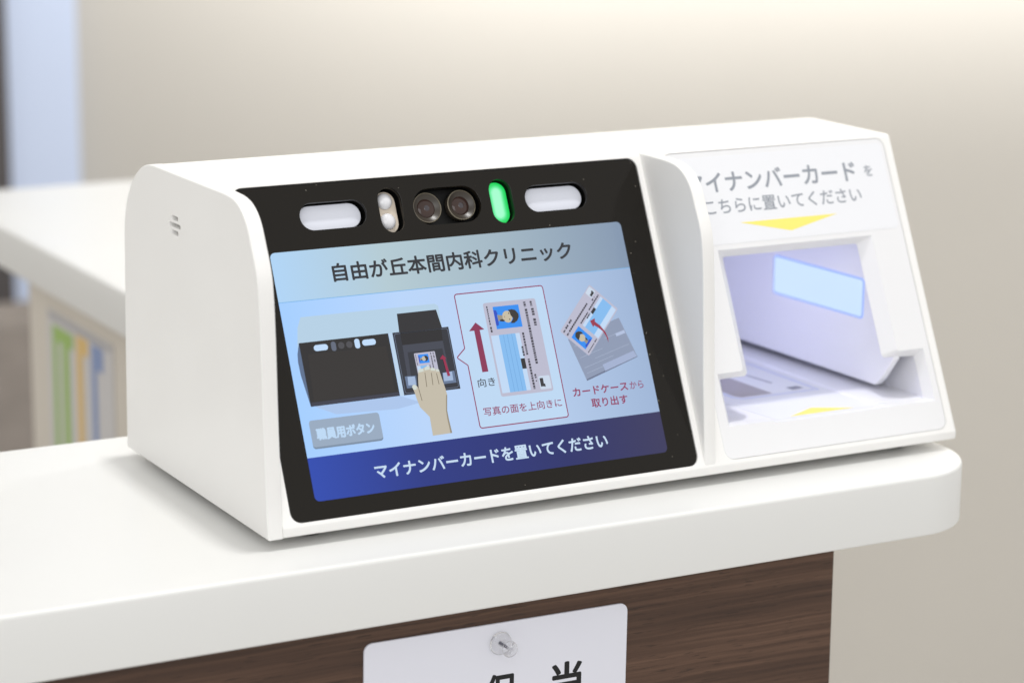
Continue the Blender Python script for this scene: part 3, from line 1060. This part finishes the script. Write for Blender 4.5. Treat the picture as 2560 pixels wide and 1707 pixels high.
flat("line_mark", [[(258.3, 61.2), (259.5, 61.2), (257.6, 78), (256.5, 78)]], M_DARKPRINT, 0.18)

# hanging light wall on the right, an unseen one added on the left to light the slot
mb = MB()
wl = round_loop([(30.0, 18.7, 2.5), (139.6, 19.8, 0), (139.6, 89.8, 0), (46.5, 89.8, 0), (22.8, 37.6, 1.5), (18.6, 32.6, 1.5), (26.0, 22.6, 2.0)], 4)
wx = lambda u, x: x - 0.0545 * (u - 30)
plate(mb, lambda u, v, w: (wx(u, 290.0) - w, u, v), wl, t=3.2, r=0.5, seg=3, rb=0.5)
lw = mb.build("light_wall", M_INNER, rd, base=(290, 70, 20), sharp=24)
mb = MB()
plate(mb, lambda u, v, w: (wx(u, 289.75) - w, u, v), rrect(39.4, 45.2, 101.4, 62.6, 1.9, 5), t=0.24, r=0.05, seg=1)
mb.build("lit_window_halo", M_LIGHTHALO, lw, base=(290, 70, 20))  # blue glow around the window, painted as an emissive border
mb = MB()
plate(mb, lambda u, v, w: (wx(u, 289.6) - w, u, v), rrect(40.3, 46.1, 100.4, 61.7, 1.3, 5), t=0.12, r=0.03, seg=1)
mb.build("lit_window", M_LIGHTWIN, lw, base=(290, 70, 20))
mb = MB()
plate(mb, lambda u, v, w: (209.0 + w, u, v), rrect(50, 19, 139, 89, 1), t=3.2, r=0.5, seg=3, rb=0.5)
lw2 = mb.build("light_wall", M_INNER, rd, base=(209, 70, 20), sharp=24)
mb = MB()
plate(mb, lambda u, v, w: (209.4 + w, u, v), rrect(54, 42, 110, 62, 1.2, 5), t=0.3, r=0.03, seg=1)
mb.build("lit_window", M_SLOTFILL, lw2, base=(209, 70, 20))  # unseen glowing pane added to light the slot interior

for fx, fy in ((22, 18), (288, 18), (22, 128), (288, 128)):
    lathe("foot", [(7.0, CT), (7.2, CT + 0.4), (7.0, 0.3)], lambda a, b, h, fx=fx, fy=fy: (fx + a, fy + b, h), M_RUBBER, rd, (fx, fy, CT), 24)

# ------------------------------------------------------------------ notice card and push pin on the walnut front
SY = -12.0
tilt = R(-0.66)
ns = empty("notice_card", (0.0878, SY * MM, -0.09), "white laminated notice card pinned to the walnut front panel", "notice")


def N(u, v, w=0.0):
    x, z = u - 87.8, v + 41.0
    return (87.8 + x * math.cos(tilt) - z * math.sin(tilt), SY - 0.9 - w, -41.0 + x * math.sin(tilt) + z * math.cos(tilt))


mb = MB()
plate(mb, N, rrect(31.7, -150, 143.8, -41.0, 3.4, 7), t=0.85, r=0.2, seg=2)
mb.build("card_sheet", M_SHEET, ns, base=(87.8, SY, -90))
lettering("notice_lettering", "保", (81.6, -75.2, 95.4, -61.0), N, 0.03, M_INK, ns, 0.42, (87.8, SY, -90))
lettering("notice_lettering", "当", (110.6, -74.5, 124.0, -60.6), N, 0.03, M_INK, ns, 0.42, (87.8, SY, -90))

pp = empty("push_pin", (0.0878, (SY - 0.9) * MM, -0.0487), "clear plastic push pin stuck through the notice card", "push pin")
to = lambda a, b, h: (87.8 + a, SY - 0.92 - h, -48.7 + b)
PBs = (87.8, SY - 0.9, -48.7)
lathe("pin_body", [(0.001, 0.0), (3.6, 0.0), (4.4, 0.25), (4.6, 0.75), (4.35, 1.25), (3.4, 1.7), (2.3, 2.3), (1.75, 3.2), (1.6, 4.4), (1.75, 5.6), (2.2, 6.5), (2.8, 7.1),
                   (3.2, 7.6), (3.25, 8.1), (3.05, 8.55), (2.5, 8.75), (0.001, 8.8)], to, M_PIN, pp, PBs, 48, 60)
lathe("needle", [(0.001, 5.6), (0.5, 5.2), (0.5, 0.3), (0.001, 0.2)], to, M_STEEL, pp, PBs, 16, 40)
